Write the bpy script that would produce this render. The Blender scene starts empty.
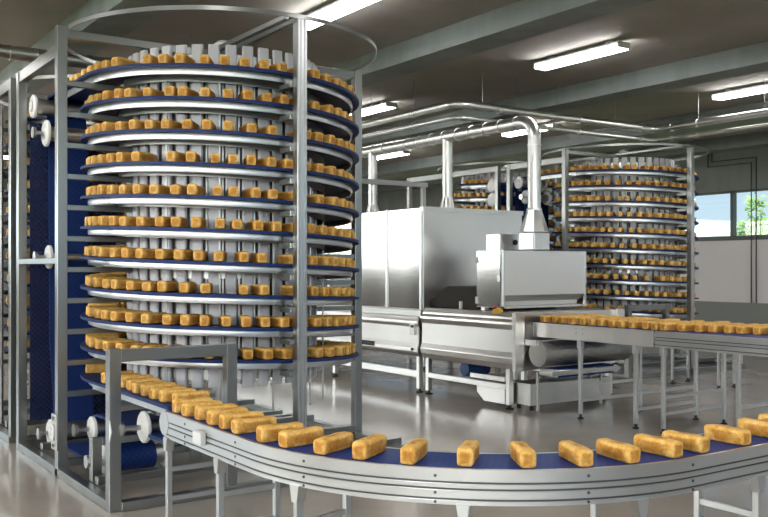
import bpy, math, random
from mathutils import Vector, noise
random.seed(7)
PI = math.pi
S = 2.0            # layout below is written in units of the eye height (2 m)
scn = bpy.context.scene
COL = scn.collection

# ------------------------------------------------------------------ materials
def new_mat(name):
    m = bpy.data.materials.new(name); m.use_nodes = True
    nt = m.node_tree
    for n in list(nt.nodes): nt.nodes.remove(n)
    out = nt.nodes.new('ShaderNodeOutputMaterial')
    return m, nt, out

def N(nt, kind, **kw):
    n = nt.nodes.new(kind)
    for k, v in kw.items():
        if k in n.inputs: n.inputs[k].default_value = v
        else: setattr(n, k, v)
    return n

def ramp(nt, fac, stops):
    r = nt.nodes.new('ShaderNodeValToRGB')
    el = r.color_ramp.elements
    while len(el) < len(stops): el.new(0.5)
    for e, (p, c) in zip(el, stops):
        e.position = p; e.color = (*c, 1)
    nt.links.new(fac, r.inputs['Fac'])
    return r.outputs['Color']

def simple(name, col, metallic=0.0, rough=0.5, var=0.06, nscale=6.0, rvar=0.04, stretch=None, bump=0.0, bscale=60.0):
    m, nt, out = new_mat(name)
    b = N(nt, 'ShaderNodeBsdfPrincipled')
    b.inputs['Metallic'].default_value = metallic
    tc = N(nt, 'ShaderNodeTexCoord')
    mp = N(nt, 'ShaderNodeMapping')
    if stretch: mp.inputs['Scale'].default_value = stretch
    nt.links.new(tc.outputs['Object'], mp.inputs['Vector'])
    no = N(nt, 'ShaderNodeTexNoise', Scale=nscale, Detail=4.0)
    nt.links.new(mp.outputs['Vector'], no.inputs['Vector'])
    lo = tuple(max(0, c*(1-var)) for c in col); hi = tuple(min(1, c*(1+var)) for c in col)
    nt.links.new(ramp(nt, no.outputs['Fac'], [(0.3, lo), (0.7, hi)]), b.inputs['Base Color'])
    mr = N(nt, 'ShaderNodeMapRange')
    mr.inputs['From Min'].default_value = 0.3; mr.inputs['From Max'].default_value = 0.7
    mr.inputs['To Min'].default_value = max(0.02, rough-rvar); mr.inputs['To Max'].default_value = min(1, rough+rvar)
    nt.links.new(no.outputs['Fac'], mr.inputs['Value'])
    nt.links.new(mr.outputs['Result'], b.inputs['Roughness'])
    if bump:
        n2 = N(nt, 'ShaderNodeTexNoise', Scale=bscale, Detail=3.0)
        nt.links.new(mp.outputs['Vector'], n2.inputs['Vector'])
        bp = N(nt, 'ShaderNodeBump', Strength=bump)
        bp.inputs['Distance'].default_value = 0.01
        nt.links.new(n2.outputs['Fac'], bp.inputs['Height'])
        nt.links.new(bp.outputs['Normal'], b.inputs['Normal'])
    nt.links.new(b.outputs['BSDF'], out.inputs['Surface'])
    return m

M = {}
M['steel'] = simple('brushed_steel', (.60, .60, .59), 1.0, .34, .02, 2, .02)
M['frame'] = simple('frame_steel', (.35, .36, .355), 1.0, .31, .02, 2, .01)
M['polished'] = simple('polished_stainless', (.70, .685, .67), 1.0, .13, .02, 2, .015, (1, 1, .2))
M['sill'] = simple('brown_lower_wall', (.10, .088, .078), 0, .7, .08, 1, .05)
M['oven'] = simple('oven_stainless', (.76, .745, .735), 1.0, .30, .02, 2, .02, (1, 1, .2))
M['alu'] = simple('anodised_aluminium', (.62, .63, .64), 1.0, .33, .02, 2, .02)
M['rim'] = simple('guide_rim_aluminium', (.57, .575, .59), 1.0, .33, .02, 2, .02)
M['groove'] = simple('groove_shadow_gap', (.12, .13, .14), .8, .5)
M['mesh'] = simple('wire_mesh_steel', (.45, .445, .44), 1.0, .5, .03, 3, .03)
M['duct'] = simple('galvanised_duct', (.80, .80, .79), 1.0, .34, .05, 5, .04)
M['slat'] = simple('white_slat_plastic', (.62, .62, .67), 0.0, .35, .03, 4, .05)
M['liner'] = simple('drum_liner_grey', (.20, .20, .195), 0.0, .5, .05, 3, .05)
M['white'] = simple('white_plastic', (.80, .80, .80), 0.0, .35, .03, 4, .05)
M['paintwhite'] = simple('white_paint', (.74, .73, .75), 0.0, .55, .03, 2, .05)
M['cladding'] = simple('white_wall_cladding', (.86, .83, .84), 0.0, .55, .03, .6, .05)
M['greyband'] = simple('grey_plinth_paint', (.27, .28, .27), 0.0, .6, .05, 1.2, .05)
M['darkmetal'] = simple('dark_guard_metal', (.030, .024, .020), 0, .7, .1, 6, .05)
M['black'] = simple('black_rubber', (.015, .015, .016), 0.0, .6)
M['winframe'] = simple('window_frame_grey', (.10, .11, .11), .2, .45)
M['conduit'] = simple('dark_conduit', (.06, .065, .06), .3, .5)
M['wire'] = simple('hanger_wire', (.35, .35, .35), .8, .4)
M['red'] = simple('red_button_plastic', (.65, .04, .03), 0, .35)
M['yellow'] = simple('yellow_button_box', (.80, .50, .03), 0, .4)
M['motor'] = simple('blue_motor_paint', (.03, .09, .30), 0, .4)
M['shaftbrown'] = simple('dark_panel_steel', (.26, .24, .23), 1.0, .35, .1, 4, .06)

def belt_mat(name, col, scale, trans=0.0):
    m, nt, out = new_mat(name)
    b = N(nt, 'ShaderNodeBsdfPrincipled', Roughness=.5); b.inputs['Specular IOR Level'].default_value = .25
    tc = N(nt, 'ShaderNodeTexCoord')
    br = N(nt, 'ShaderNodeTexChecker', Scale=scale)
    nt.links.new(tc.outputs['Object'], br.inputs['Vector'])
    br.inputs['Color1'].default_value = (*col, 1)
    br.inputs['Color2'].default_value = (*[c*.72 for c in col], 1)
    nt.links.new(br.outputs['Color'], b.inputs['Base Color'])
    sh = b.outputs['BSDF']
    if trans:
        t = N(nt, 'ShaderNodeBsdfTransparent'); mx = N(nt, 'ShaderNodeMixShader', Fac=trans)
        nt.links.new(sh, mx.inputs[1]); nt.links.new(t.outputs[0], mx.inputs[2]); sh = mx.outputs[0]
    nt.links.new(sh, out.inputs['Surface'])
    return m
M['belt'] = belt_mat('blue_modular_belt', (.008, .048, .28), 34)
M['shadedbelt'] = belt_mat('shaded_spiral_belt', (.010, .034, .165), 34)  # same blue belt, with the shade on the towers put into a darker colour
M['beltmesh'] = belt_mat('blue_open_mesh_belt', (.010, .020, .085), 34, .14)

def bread_mat(name='bread_crust', crust=False):
    m, nt, out = new_mat(name)
    b = N(nt, 'ShaderNodeBsdfPrincipled', Roughness=.62)
    b.inputs['Specular IOR Level'].default_value = .25
    geo = N(nt, 'ShaderNodeTexCoord')
    inf = N(nt, 'ShaderNodeObjectInfo')
    add = N(nt, 'ShaderNodeVectorMath', operation='ADD')
    sc = N(nt, 'ShaderNodeVectorMath', operation='SCALE'); sc.inputs['Scale'].default_value = 37.0
    cmb = N(nt, 'ShaderNodeCombineXYZ')
    nt.links.new(inf.outputs['Random'], cmb.inputs['X']); nt.links.new(inf.outputs['Random'], cmb.inputs['Y'])
    nt.links.new(cmb.outputs[0], sc.inputs[0])
    nt.links.new(geo.outputs['Object'], add.inputs[0]); nt.links.new(sc.outputs[0], add.inputs[1])
    n1 = N(nt, 'ShaderNodeTexNoise', Scale=15.0, Detail=4.0, Roughness=.6)
    nt.links.new(add.outputs[0], n1.inputs['Vector'])
    c1 = ramp(nt, n1.outputs['Fac'], [(.25, (.68, .33, .06)), (.5, (.90, .53, .14)), (.75, (.97, .68, .27))])
    n2 = N(nt, 'ShaderNodeTexNoise', Scale=60.0, Detail=2.0)
    nt.links.new(add.outputs[0], n2.inputs['Vector'])
    mix = N(nt, 'ShaderNodeMix', data_type='RGBA', blend_type='MULTIPLY')
    mix.inputs['Factor'].default_value = .45
    nt.links.new(c1, mix.inputs['A'])
    nt.links.new(ramp(nt, n2.outputs['Fac'], [(.35, (.80, .72, .66)), (.6, (1, 1, 1))]), mix.inputs['B'])
    if crust:
        # the tin-baked faces are browner in the middle than along the edges
        sp = N(nt, 'ShaderNodeSeparateXYZ'); nt.links.new(geo.outputs['Object'], sp.inputs[0])
        def mth(op, a, b_=None):
            q = N(nt, 'ShaderNodeMath', operation=op)
            for i_, v in enumerate((a, b_)):
                if v is None: continue
                if isinstance(v, (int, float)): q.inputs[i_].default_value = v
                else: nt.links.new(v, q.inputs[i_])
            return q.outputs[0]
        u = mth('DIVIDE', mth('ABSOLUTE', sp.outputs['X']), .042)
        v = mth('DIVIDE', mth('ABSOLUTE', sp.outputs['Y']), .150)
        w_ = mth('DIVIDE', mth('ABSOLUTE', mth('SUBTRACT', sp.outputs['Z'], .048)), .048)
        mid = mth('SUBTRACT', mth('SUBTRACT', mth('ADD', mth('ADD', u, v), w_), mth('MAXIMUM', mth('MAXIMUM', u, v), w_)), mth('MINIMUM', mth('MINIMUM', u, v), w_))
        mid = mth('ADD', mid, mth('MULTIPLY', mth('SUBTRACT', n1.outputs['Fac'], .5), .7))
        top = N(nt, 'ShaderNodeMapRange'); top.inputs['From Min'].default_value = .072; top.inputs['From Max'].default_value = .092
        nt.links.new(sp.outputs['Z'], top.inputs['Value'])
        mid = mth('ADD', mid, mth('MULTIPLY', top.outputs['Result'], .35))
        mx2 = N(nt, 'ShaderNodeMix', data_type='RGBA', blend_type='MULTIPLY'); mx2.inputs['Factor'].default_value = 1.0
        nt.links.new(mix.outputs['Result'], mx2.inputs['A'])
        nt.links.new(ramp(nt, mid, [(.45, (.66, .53, .37)), (.92, (1, 1, 1))]), mx2.inputs['B'])
        nt.links.new(mx2.outputs['Result'], b.inputs['Base Color'])
    else: nt.links.new(mix.outputs['Result'], b.inputs['Base Color'])
    bp = N(nt, 'ShaderNodeBump', Strength=.5); bp.inputs['Distance'].default_value = .006
    nt.links.new(n2.outputs['Fac'], bp.inputs['Height']); nt.links.new(bp.outputs['Normal'], b.inputs['Normal'])
    nt.links.new(b.outputs['BSDF'], out.inputs['Surface'])
    return m
M['bread'] = bread_mat()
M['loaf'] = bread_mat('loaf_crust', True)

def concrete(name, dark, light, rough, scale, streak):
    m, nt, out = new_mat(name)
    b = N(nt, 'ShaderNodeBsdfPrincipled', Roughness=rough)
    tc = N(nt, 'ShaderNodeTexCoord'); mp = N(nt, 'ShaderNodeMapping'); mp.inputs['Scale'].default_value = streak
    nt.links.new(tc.outputs['Object'], mp.inputs['Vector'])
    n = N(nt, 'ShaderNodeTexNoise', Scale=scale, Detail=8.0, Roughness=.62)
    nt.links.new(mp.outputs['Vector'], n.inputs['Vector'])
    nt.links.new(ramp(nt, n.outputs['Fac'], [(.3, dark), (.7, light)]), b.inputs['Base Color'])
    v = N(nt, 'ShaderNodeTexNoise', Scale=25.0, Detail=3.0)
    nt.links.new(tc.outputs['Object'], v.inputs['Vector'])
    bp = N(nt, 'ShaderNodeBump', Strength=.25); bp.inputs['Distance'].default_value = .02
    nt.links.new(v.outputs['Fac'], bp.inputs['Height']); nt.links.new(bp.outputs['Normal'], b.inputs['Normal'])
    nt.links.new(b.outputs['BSDF'], out.inputs['Surface'])
    return m
M['ceil'] = concrete('ceiling_concrete', (.34, .325, .295), (.47, .45, .415), .85, .55, (1, 1, 1))
M['beam'] = concrete('beam_concrete', (.23, .262, .265), (.36, .40, .405), .8, 1.2, (1, 1, .25))
M['wallc'] = concrete('wall_concrete', (.20, .21, .20), (.31, .325, .31), .85, .8, (1, 1, .3))

def floor_mat():
    m, nt, out = new_mat('polished_concrete_floor')
    b = N(nt, 'ShaderNodeBsdfPrincipled')
    tc = N(nt, 'ShaderNodeTexCoord')
    n = N(nt, 'ShaderNodeTexNoise', Scale=.55, Detail=7.0, Roughness=.6)
    nt.links.new(tc.outputs['Object'], n.inputs['Vector'])
    nt.links.new(ramp(nt, n.outputs['Fac'], [(.3, (.385, .325, .275)), (.7, (.52, .455, .395))]), b.inputs['Base Color'])
    n2 = N(nt, 'ShaderNodeTexNoise', Scale=1.3, Detail=5.0, Roughness=.6)
    nt.links.new(tc.outputs['Object'], n2.inputs['Vector'])
    mr = N(nt, 'ShaderNodeMapRange')
    mr.inputs['From Min'].default_value = .3; mr.inputs['From Max'].default_value = .7
    mr.inputs['To Min'].default_value = .15; mr.inputs['To Max'].default_value = .26
    nt.links.new(n2.outputs['Fac'], mr.inputs['Value']); nt.links.new(mr.outputs['Result'], b.inputs['Roughness'])
    b.inputs['Coat Weight'].default_value = .35; b.inputs['Coat Roughness'].default_value = .12
    nt.links.new(b.outputs['BSDF'], out.inputs['Surface'])
    return m
M['floor'] = floor_mat()

def emit_mat(name, col, strength):
    m, nt, out = new_mat(name)
    e = N(nt, 'ShaderNodeEmission', Strength=strength); e.inputs['Color'].default_value = (*col, 1)
    nt.links.new(e.outputs[0], out.inputs['Surface'])
    return m
LAMP = 22.0
M['lamp'] = emit_mat('fluorescent_diffuser', (1.0, .98, .96), LAMP)

def glass_mat():
    m, nt, out = new_mat('window_glass')
    t = N(nt, 'ShaderNodeBsdfTransparent'); t.inputs['Color'].default_value = (.93, .96, .96, 1)
    g = N(nt, 'ShaderNodeBsdfGlossy', Roughness=.02)
    mx = N(nt, 'ShaderNodeMixShader', Fac=.05)
    nt.links.new(t.outputs[0], mx.inputs[1]); nt.links.new(g.outputs[0], mx.inputs[2])
    nt.links.new(mx.outputs[0], out.inputs['Surface'])
    return m
M['glass'] = glass_mat()
M['leaf'] = simple('tree_leaf', (.13, .24, .045), 0, .6, .45, 2.5)
M['bark'] = simple('tree_bark', (.12, .085, .06), 0, .85, .3, 8)
M['grass'] = simple('outside_lawn', (.16, .24, .07), 0, .9, .3, 1.5)

# ------------------------------------------------------------------ mesh builder
def top_of(o):
    while o.parent: o = o.parent
    return o

class MB:
    def __init__(s): s.v = []; s.f = []
    def add(s, vs, fs):
        b = len(s.v); s.v += [tuple(p) for p in vs]; s.f += [tuple(b+i for i in f) for f in fs]; return s
    def box(s, x0, x1, y0, y1, z0, z1):
        vs = [(x, y, z) for z in (z0, z1) for y in (y0, y1) for x in (x0, x1)]
        return s.add(vs, [(0, 2, 3, 1), (4, 5, 7, 6), (0, 1, 5, 4), (2, 6, 7, 3), (0, 4, 6, 2), (1, 3, 7, 5)])
    def bar(s, p, q, w, h, up=(0, 0, 1)):
        p, q = Vector(p), Vector(q); d = (q-p).normalized(); u = Vector(up)
        a = d.cross(u)
        if a.length < 1e-4: a = d.cross(Vector((0, 1, 0)))
        a.normalize(); b = a.cross(d).normalized()
        vs = [c + a*i*w/2 + b*j*h/2 for c in (p, q) for i, j in ((-1, -1), (1, -1), (1, 1), (-1, 1))]
        return s.add(vs, [(0, 1, 2, 3), (7, 6, 5, 4), (0, 4, 5, 1), (1, 5, 6, 2), (2, 6, 7, 3), (3, 7, 4, 0)])
    def tube(s, pts, r, n=12, cap=True):
        pts = [Vector(p) for p in pts]
        d0 = (pts[1]-pts[0]).normalized()
        a = d0.orthogonal().normalized()
        vs = []
        for i, p in enumerate(pts):
            if i == 0: d = d0
            elif i == len(pts)-1: d = (pts[i]-pts[i-1]).normalized()
            else: d = ((pts[i]-pts[i-1]).normalized() + (pts[i+1]-pts[i]).normalized()).normalized()
            a = (a - d*a.dot(d)).normalized(); b = d.cross(a)
            rr = r[i] if isinstance(r, (list, tuple)) else r
            vs += [p + a*rr*math.cos(2*PI*k/n) + b*rr*math.sin(2*PI*k/n) for k in range(n)]
        fs = []
        for i in range(len(pts)-1):
            for k in range(n):
                fs.append((i*n+k, i*n+(k+1) % n, (i+1)*n+(k+1) % n, (i+1)*n+k))
        if cap:
            fs.append(tuple(range(n-1, -1, -1))); fs.append(tuple((len(pts)-1)*n+k for k in range(n)))
        return s.add(vs, fs)
    def lathe(s, c, axis, prof, n=24):
        # prof: list of (radius, offset along axis)
        c = Vector(c); ax = Vector(axis).normalized(); a = ax.orthogonal().normalized(); b = ax.cross(a)
        vs = []; 
        for r, t in prof:
            r = max(r, 1e-5)
            vs += [c + ax*t + a*r*math.cos(2*PI*k/n) + b*r*math.sin(2*PI*k/n) for k in range(n)]
        fs = []
        for i in range(len(prof)-1):
            for k in range(n):
                fs.append((i*n+k, i*n+(k+1) % n, (i+1)*n+(k+1) % n, (i+1)*n+k))
        fs.append(tuple(range(n-1, -1, -1))); fs.append(tuple((len(prof)-1)*n+k for k in range(n)))
        return s.add(vs, fs)
    def sweep(s, path, prof, cap=True):
        # path: (x, y, z, nx, ny); prof: closed loop of (u along n, v up)
        m = len(prof); vs = []
        for x, y, z, nx, ny in path:
            vs += [(x+nx*u, y+ny*u, z+v) for u, v in prof]
        fs = []
        for i in range(len(path)-1):
            for k in range(m):
                fs.append((i*m+k, (i+1)*m+k, (i+1)*m+(k+1) % m, i*m+(k+1) % m))
        if cap:
            fs.append(tuple(range(m))); fs.append(tuple((len(path)-1)*m+k for k in range(m-1, -1, -1)))
        return s.add(vs, fs)
    def prism(s, poly, axis, a0, a1):
        # poly: list of 2D points; axis 'x': (y,z), 'y': (x,z), 'z': (x,y)
        def P(p, a):
            return (a, p[0], p[1]) if axis == 'x' else (p[0], a, p[1]) if axis == 'y' else (p[0], p[1], a)
        n = len(poly)
        vs = [P(p, a0) for p in poly] + [P(p, a1) for p in poly]
        fs = [tuple(range(n)), tuple(range(2*n-1, n-1, -1))]
        fs += [(k, n+k, n+(k+1) % n, (k+1) % n) for k in range(n)]
        return s.add(vs, fs)
    def build(s, name, mat, parent=None, origin=None, smooth=False, bevel=0.0):
        if parent is not None: org = Vector(top_of(parent)['o_'])
        else: org = Vector(origin or (0, 0, 0))
        me = bpy.data.meshes.new(name)
        me.from_pydata([((x-org.x)*S, (y-org.y)*S, (z-org.z)*S) for x, y, z in s.v], [], s.f)
        me.validate()
        import bmesh
        bm = bmesh.new(); bm.from_mesh(me)
        bmesh.ops.recalc_face_normals(bm, faces=bm.faces)
        bm.to_mesh(me); bm.free()
        me.materials.append(M[mat])
        o = bpy.data.objects.new(name, me); COL.objects.link(o)
        if parent is not None: o.parent = parent
        else: o.location = org*S; o['o_'] = tuple(org)
        if smooth:
            me.polygons.foreach_set('use_smooth', [True]*len(me.polygons))
            try: me.set_sharp_from_angle(angle=math.radians(38))
            except Exception: pass
        if bevel:
            md = o.modifiers.new('bevel', 'BEVEL'); md.width = bevel*S; md.segments = 2; md.limit_method = 'ANGLE'
        return o

def thing(name, label, cat, origin, group=None):
    o = bpy.data.objects.new(name, None); COL.objects.link(o)
    o.empty_display_size = .2
    o.location = Vector(origin)*S; o['o_'] = tuple(origin)
    o['label'] = label; o['category'] = cat
    if group: o['group'] = group
    return o
def tag(o, label, cat, group=None):
    o['label'] = label; o['category'] = cat
    if group: o['group'] = group
    return o
def struct(o): o['kind'] = 'structure'; return o
def kids(o): return [c for c in bpy.data.objects if c.parent == o]
def copy_tree(root, delta, label, skip=()):
    r = root.copy(); COL.objects.link(r)
    o = Vector(root['o_']) + Vector(delta); r['o_'] = tuple(o); r.location = o*S; r['label'] = label
    def rec(src, dst):
        for c in kids(src):
            if c.name.split('.')[0] in skip: continue
            k = c.copy(); COL.objects.link(k); k.parent = dst
            rec(c, k)
    rec(root, r)
    return r

# ------------------------------------------------------------------ room
X0, X1, Y0, Y1 = -4.0, 10.6, -3.2, 17.0
ZB, ZC = 2.544, 2.70          # beam underside, slab underside
T = .12
struct(MB().box(X0-T, X1+T, Y0-T, Y1+T, -.1, 0).build('floor', 'floor'))
struct(MB().box(X0-T, X1+T, Y0-T, Y1+T, ZC, ZC+.12).build('ceiling', 'ceil'))
for i, x in enumerate((-2.735, -.495, 1.745, 4.0, 6.24, 8.48)):
    struct(MB().box(x, x+.28, Y0, Y1, ZB, ZC).build('ceiling_beam', 'beam', bevel=.004))
struct(MB().box(10.32, X1, Y0, Y1, ZB, ZC).build('ceiling_beam', 'beam', bevel=.004))
WZ0, WZ1, BZ = 1.394, 2.02, .549
struct(MB().box(X1, X1+T, Y0, Y1, WZ1, ZC).build('wall_right', 'wallc'))
struct(MB().box(X1, X1+T, Y0, Y1, 0, WZ0-.02).build('wall_right_lower', 'cladding'))
struct(MB().box(X1-.008, X1, Y0, Y1, .001, BZ).build('baseboard_right', 'greyband'))
BX = .8                       # unseen left bays of the back wall, glazed to brighten the oven's reflections
struct(MB().box(BX, X1+T, Y1, Y1+T, 0, ZC).build('wall_back', 'wallc'))
struct(MB().box(X0-T, BX, Y1, Y1+T, 0, 1.12).build('wall_back_lower', 'sill'))
struct(MB().box(X0-T, BX, Y1, Y1+T, 2.50, ZC).build('wall_back_upper', 'wallc'))
struct(MB().box(X0-T, X1+T, Y0-T, Y0, 0, 1.12).build('wall_front', 'wallc'))
struct(MB().box(X0-T, X1+T, Y0-T, Y0, 2.50, ZC).build('wall_front_upper', 'wallc'))
mb = MB()                        # vertical panel joints of the cladding
for y in [6.42+2.2*k for k in range(-3, 5)]:
    mb.box(X1-.004, X1, y, y+.012, BZ, WZ0-.02)
struct(mb.build('trim_1', 'greyband'))
# windows of the right wall
ys = [7.24+2.2*k for k in range(-4, 5)]
wn = 0
for a, b in zip(ys[:-1], ys[1:]):
    wn += 1
    fr = MB()
    fr.box(X1+.0, X1+.07, a, a+.05, WZ0, WZ1).box(X1, X1+.07, b-.0, b+.05, WZ0, WZ1) if b == ys[-1] else fr.box(X1, X1+.07, a, a+.05, WZ0, WZ1)
    fr.box(X1-.01, X1+.09, a, b, WZ0-.03, WZ0+.03).box(X1, X1+.07, a, b, WZ1-.03, WZ1)
    w = struct(fr.build('window_%d' % wn, 'winframe', origin=(X1, (a+b)/2, WZ0)))
    MB().box(X1+.03, X1+.034, a+.05, b, WZ0+.03, WZ1-.03).build('window_pane', 'glass', w)
struct(MB().box(X1, X1+T, Y0, ys[0], WZ0-.02, WZ1).build('wall_right_end', 'wallc'))
struct(MB().box(X1, X1+T, ys[-1]+.05, Y1, WZ0-.02, WZ1).build('wall_right_end', 'wallc'))
# glazed left wall (behind the viewer's left shoulder)
LZ0, LZ1 = 1.12, 2.50
struct(MB().box(X0-T, X0, Y0, Y1, 0, LZ0).build('wall_left', 'sill'))
struct(MB().box(X0-T, X0, Y0, Y1, LZ1, ZC).build('wall_left_upper', 'wallc'))
ny = 9
st = (Y1-Y0)/ny
for k in range(ny):
    a, b = Y0+k*st, Y0+(k+1)*st; wn += 1
    fr = MB().box(X0-.09, X0, a, a+.10, LZ0, LZ1).box(X0-.09, X0, b-.10, b, LZ0, LZ1)
    fr.box(X0-.09, X0, a+.10, b-.10, LZ0, LZ0+.05).box(X0-.09, X0, a+.10, b-.10, LZ1-.05, LZ1)
    fr.box(X0-.07, X0-.02, (a+b)/2-.02, (a+b)/2+.02, LZ0+.05, LZ1-.05)
    w = struct(fr.build('window_%d' % wn, 'winframe', origin=(X0, (a+b)/2, LZ0)))
    MB().box(X0-.045, X0-.041, a+.10, b-.10, LZ0+.05, LZ1-.05).build('window_pane', 'glass', w)
nx_ = 7; st = (X1-X0)/nx_
for k in range(nx_):  # unseen front wall windows, added for their bounce light
    a, b = X0+k*st, X0+(k+1)*st; wn += 1
    fr = MB().box(a, a+.10, Y0-.09, Y0, LZ0, LZ1).box(b-.10, b, Y0-.09, Y0, LZ0, LZ1)
    fr.box(a+.10, b-.10, Y0-.09, Y0, LZ0, LZ0+.05).box(a+.10, b-.10, Y0-.09, Y0, LZ1-.05, LZ1)
    w = struct(fr.build('window_%d' % wn, 'winframe', origin=((a+b)/2, Y0, LZ0)))
    MB().box(a+.10, b-.10, Y0-.045, Y0-.041, LZ0+.05, LZ1-.05).build('window_pane', 'glass', w)
for k in range(2):  # unseen back windows, added so the oven side reflects bright glazing
    a, b = X0+k*(BX-X0)/2, X0+(k+1)*(BX-X0)/2; wn += 1
    fr = MB().box(a, a+.10, Y1, Y1+.09, LZ0, LZ1).box(b-.10, b, Y1, Y1+.09, LZ0, LZ1)
    fr.box(a+.10, b-.10, Y1, Y1+.09, LZ0, LZ0+.05).box(a+.10, b-.10, Y1, Y1+.09, LZ1-.05, LZ1)
    w = struct(fr.build('window_%d' % wn, 'winframe', origin=((a+b)/2, Y1, LZ0)))
    MB().box(a+.10, b-.10, Y1+.041, Y1+.045, LZ0+.05, LZ1-.05).build('window_pane', 'glass', w)
struct(MB().box(-40, 60, -40, 60, -.14, -.105).build('ground_outside', 'grass'))

# ------------------------------------------------------------------ lamps
lamp = None
def lamp_label(i, j):
    col = ('third row of lamps from the window wall', 'second row from the window wall', 'row of lamps nearest the window wall')
    return None
LX = (-1.7, .75, 3.05, 5.28, 7.62); LY = (-1.15, 1.95, 4.96, 7.95, 10.9, 13.9)
seen = {(2, 2): 'long lit ceiling lamp above the near bread tower, largest of the lit lamps',
        (3, 2): 'lit ceiling lamp with two tubes, upper middle, above the oven hood',
        (4, 2): 'lit ceiling lamp cut by the right edge of the picture',
        (3, 3): 'lit ceiling lamp just right of the near tower, partly hidden behind its post',
        (4, 3): 'small lit ceiling lamp behind the bend of the silver exhaust duct',
        (4, 4): 'smallest lit ceiling lamp far behind the oven, under the hanging pipes'}
for i, x in enumerate(LX):
    for j, y in enumerate(LY):
        lab = seen.get((i, j), 'ceiling lamp in the lamp grid, row %d from the glazed wall, number %d along' % (i+1, j+1))
        if lamp is None:
            lamp = thing('ceiling_light', lab, 'ceiling lamp', (x, y, ZC), 'ceiling lamps')
            MB().box(x-.06, x+.06, y-.43, y+.43, ZC-.050, ZC-.028).build('housing', 'paintwhite', lamp, bevel=.004)
            for s in (-1, 1): MB().box(x-.02, x+.02, y+s*.30-.02, y+s*.30+.02, ZC-.028, ZC).build('mount', 'paintwhite', lamp)
            for s in (-1, 1):
                MB().prism([(x+s*.034-.031, ZC-.050), (x+s*.034-.024, ZC-.080), (x+s*.034+.024, ZC-.080), (x+s*.034+.031, ZC-.050)], 'y', y-.43, y+.43).build('diffuser', 'lamp', lamp)
            for s in (-1, 1):
                MB().box(x-.065, x+.065, min(y+s*.43, y+s*.445), max(y+s*.43, y+s*.445), ZC-.075, ZC-.03).build('end_cap', 'paintwhite', lamp)
            l0 = (x, y)
        else:
            copy_tree(lamp, (x-l0[0], y-l0[1], 0), lab)

# ------------------------------------------------------------------ loaves
LW, LH, LL = .0455, .048, .148      # half-size units: width, height, length (eye heights)
def loaf_mesh(seed, seg=9, n=18, amp=.0022):
    r = random.Random(seed); mb = MB()
    off = Vector((r.random()*50, r.random()*50, r.random()*50))
    prof = []
    for k in range(n):
        a = 2*PI*k/n
        ca, sa = math.cos(a), math.sin(a)
        e = .36
        x = math.copysign(abs(ca)**e, ca); z = math.copysign(abs(sa)**e, sa)
        prof.append((x, z))
    rings = []
    ts = [-.5, -.495, -.47, -.40, -.2, 0, .2, .40, .47, .495, .5]
    sc = [.60, .86, .965, 1, 1.0, 1.01, 1.0, 1, .965, .86, .60]
    wob = [r.uniform(-.03, .03) for _ in ts]
    for t, q, w in zip(ts, sc, wob):
        ring = []
        for x, z in prof:
            hz = (z+1)/2
            wid = LW/2*(1 + .06*(hz-.5))
            px = x*wid*q
            pz = LH*(.5 + (hz-.5)*q)
            if hz > .7: pz += LH*(.07+w*.6)*(1-x*x*.8)*q - .0015
            if hz < .05: pz = max(0, pz)
            p = Vector((px, t*LL, pz))
            nn = noise.noise(p*28+off)
            p.x += nn*amp*(1 if abs(x) > .5 else .3)
            if hz > .1: p.z += noise.noise(p*24+off*2)*amp*1.4
            p.y += noise.noise(p*22-off)*amp*(1 if abs(t) > .45 else 0)
            ring.append(p)
        rings.append(ring)
    vs = [p for ring in rings for p in ring]
    zmin = min(p.z for p in vs)
    vs = [(p.x, p.y, p.z-zmin) for p in vs]
    fs = []
    for i in range(len(rings)-1):
        for k in range(n):
            fs.append((i*n+k, i*n+(k+1) % n, (i+1)*n+(k+1) % n, (i+1)*n+k))
    fs.append(tuple(range(n-1, -1, -1))); fs.append(tuple((len(rings)-1)*n+k for k in range(n)))
    return vs, fs
loaf_src = []
for k in range(8):
    vs, fs = loaf_mesh(k)
    o = MB().add(vs, fs).build('bread_loaf', 'loaf', smooth=False)
    o.data.polygons.foreach_set('use_smooth', [True]*len(o.data.polygons))
    loaf_src.append(o)
loaf_used = [False]*8
loaf_n = 0
def add_loaf(x, y, z, ang, label, group):
    """one individual loaf; its long axis points along ang"""
    global loaf_n
    k = random.randrange(8); loaf_n += 1
    if not loaf_used[k]: o = loaf_src[k]; loaf_used[k] = True
    else: o = loaf_src[k].copy(); COL.objects.link(o)
    o.location = (x*S, y*S, z*S); o.rotation_euler = (0, 0, ang-PI/2)
    f = random.uniform(.96, 1.05); o.scale = (f, random.uniform(.97, 1.04), random.uniform(.95, 1.06))
    tag(o, label, 'bread', group)
    return o
REST = MB()
rest_src = [loaf_mesh(30+k, n=10, amp=.003) for k in range(4)]
def rest_loaf(x, y, z, ang):
    vs, fs = rest_src[random.randrange(4)]
    c, s_ = math.cos(ang-PI/2), math.sin(ang-PI/2)
    REST.add([(x+c*a-s_*b, y+s_*a+c*b, z+d) for a, b, d in vs], fs)

# ------------------------------------------------------------------ spiral cooling tower
CX, CY = 2.06, 4.49
RO, RI, RR = .726, .512, .688       # belt outer, inner; rim
PITCH, ZE, TURNS = .15, .455, 10
BT = .013                            # belt thickness
def hz(t): return ZE + PITCH*(TURNS - t)      # t: turns since the top left
def helix(r, t0, t1, n):
    p = []
    for i in range(n+1):
        t = t0+(t1-t0)*i/n; a = PI+2*PI*t
        p.append((CX+r*math.cos(a), CY+r*math.sin(a), hz(t), math.cos(a), math.sin(a)))
    return p
XL, XR, YF, YB = 1.213, 2.907, 3.70, 5.28
PW = .048

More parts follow.
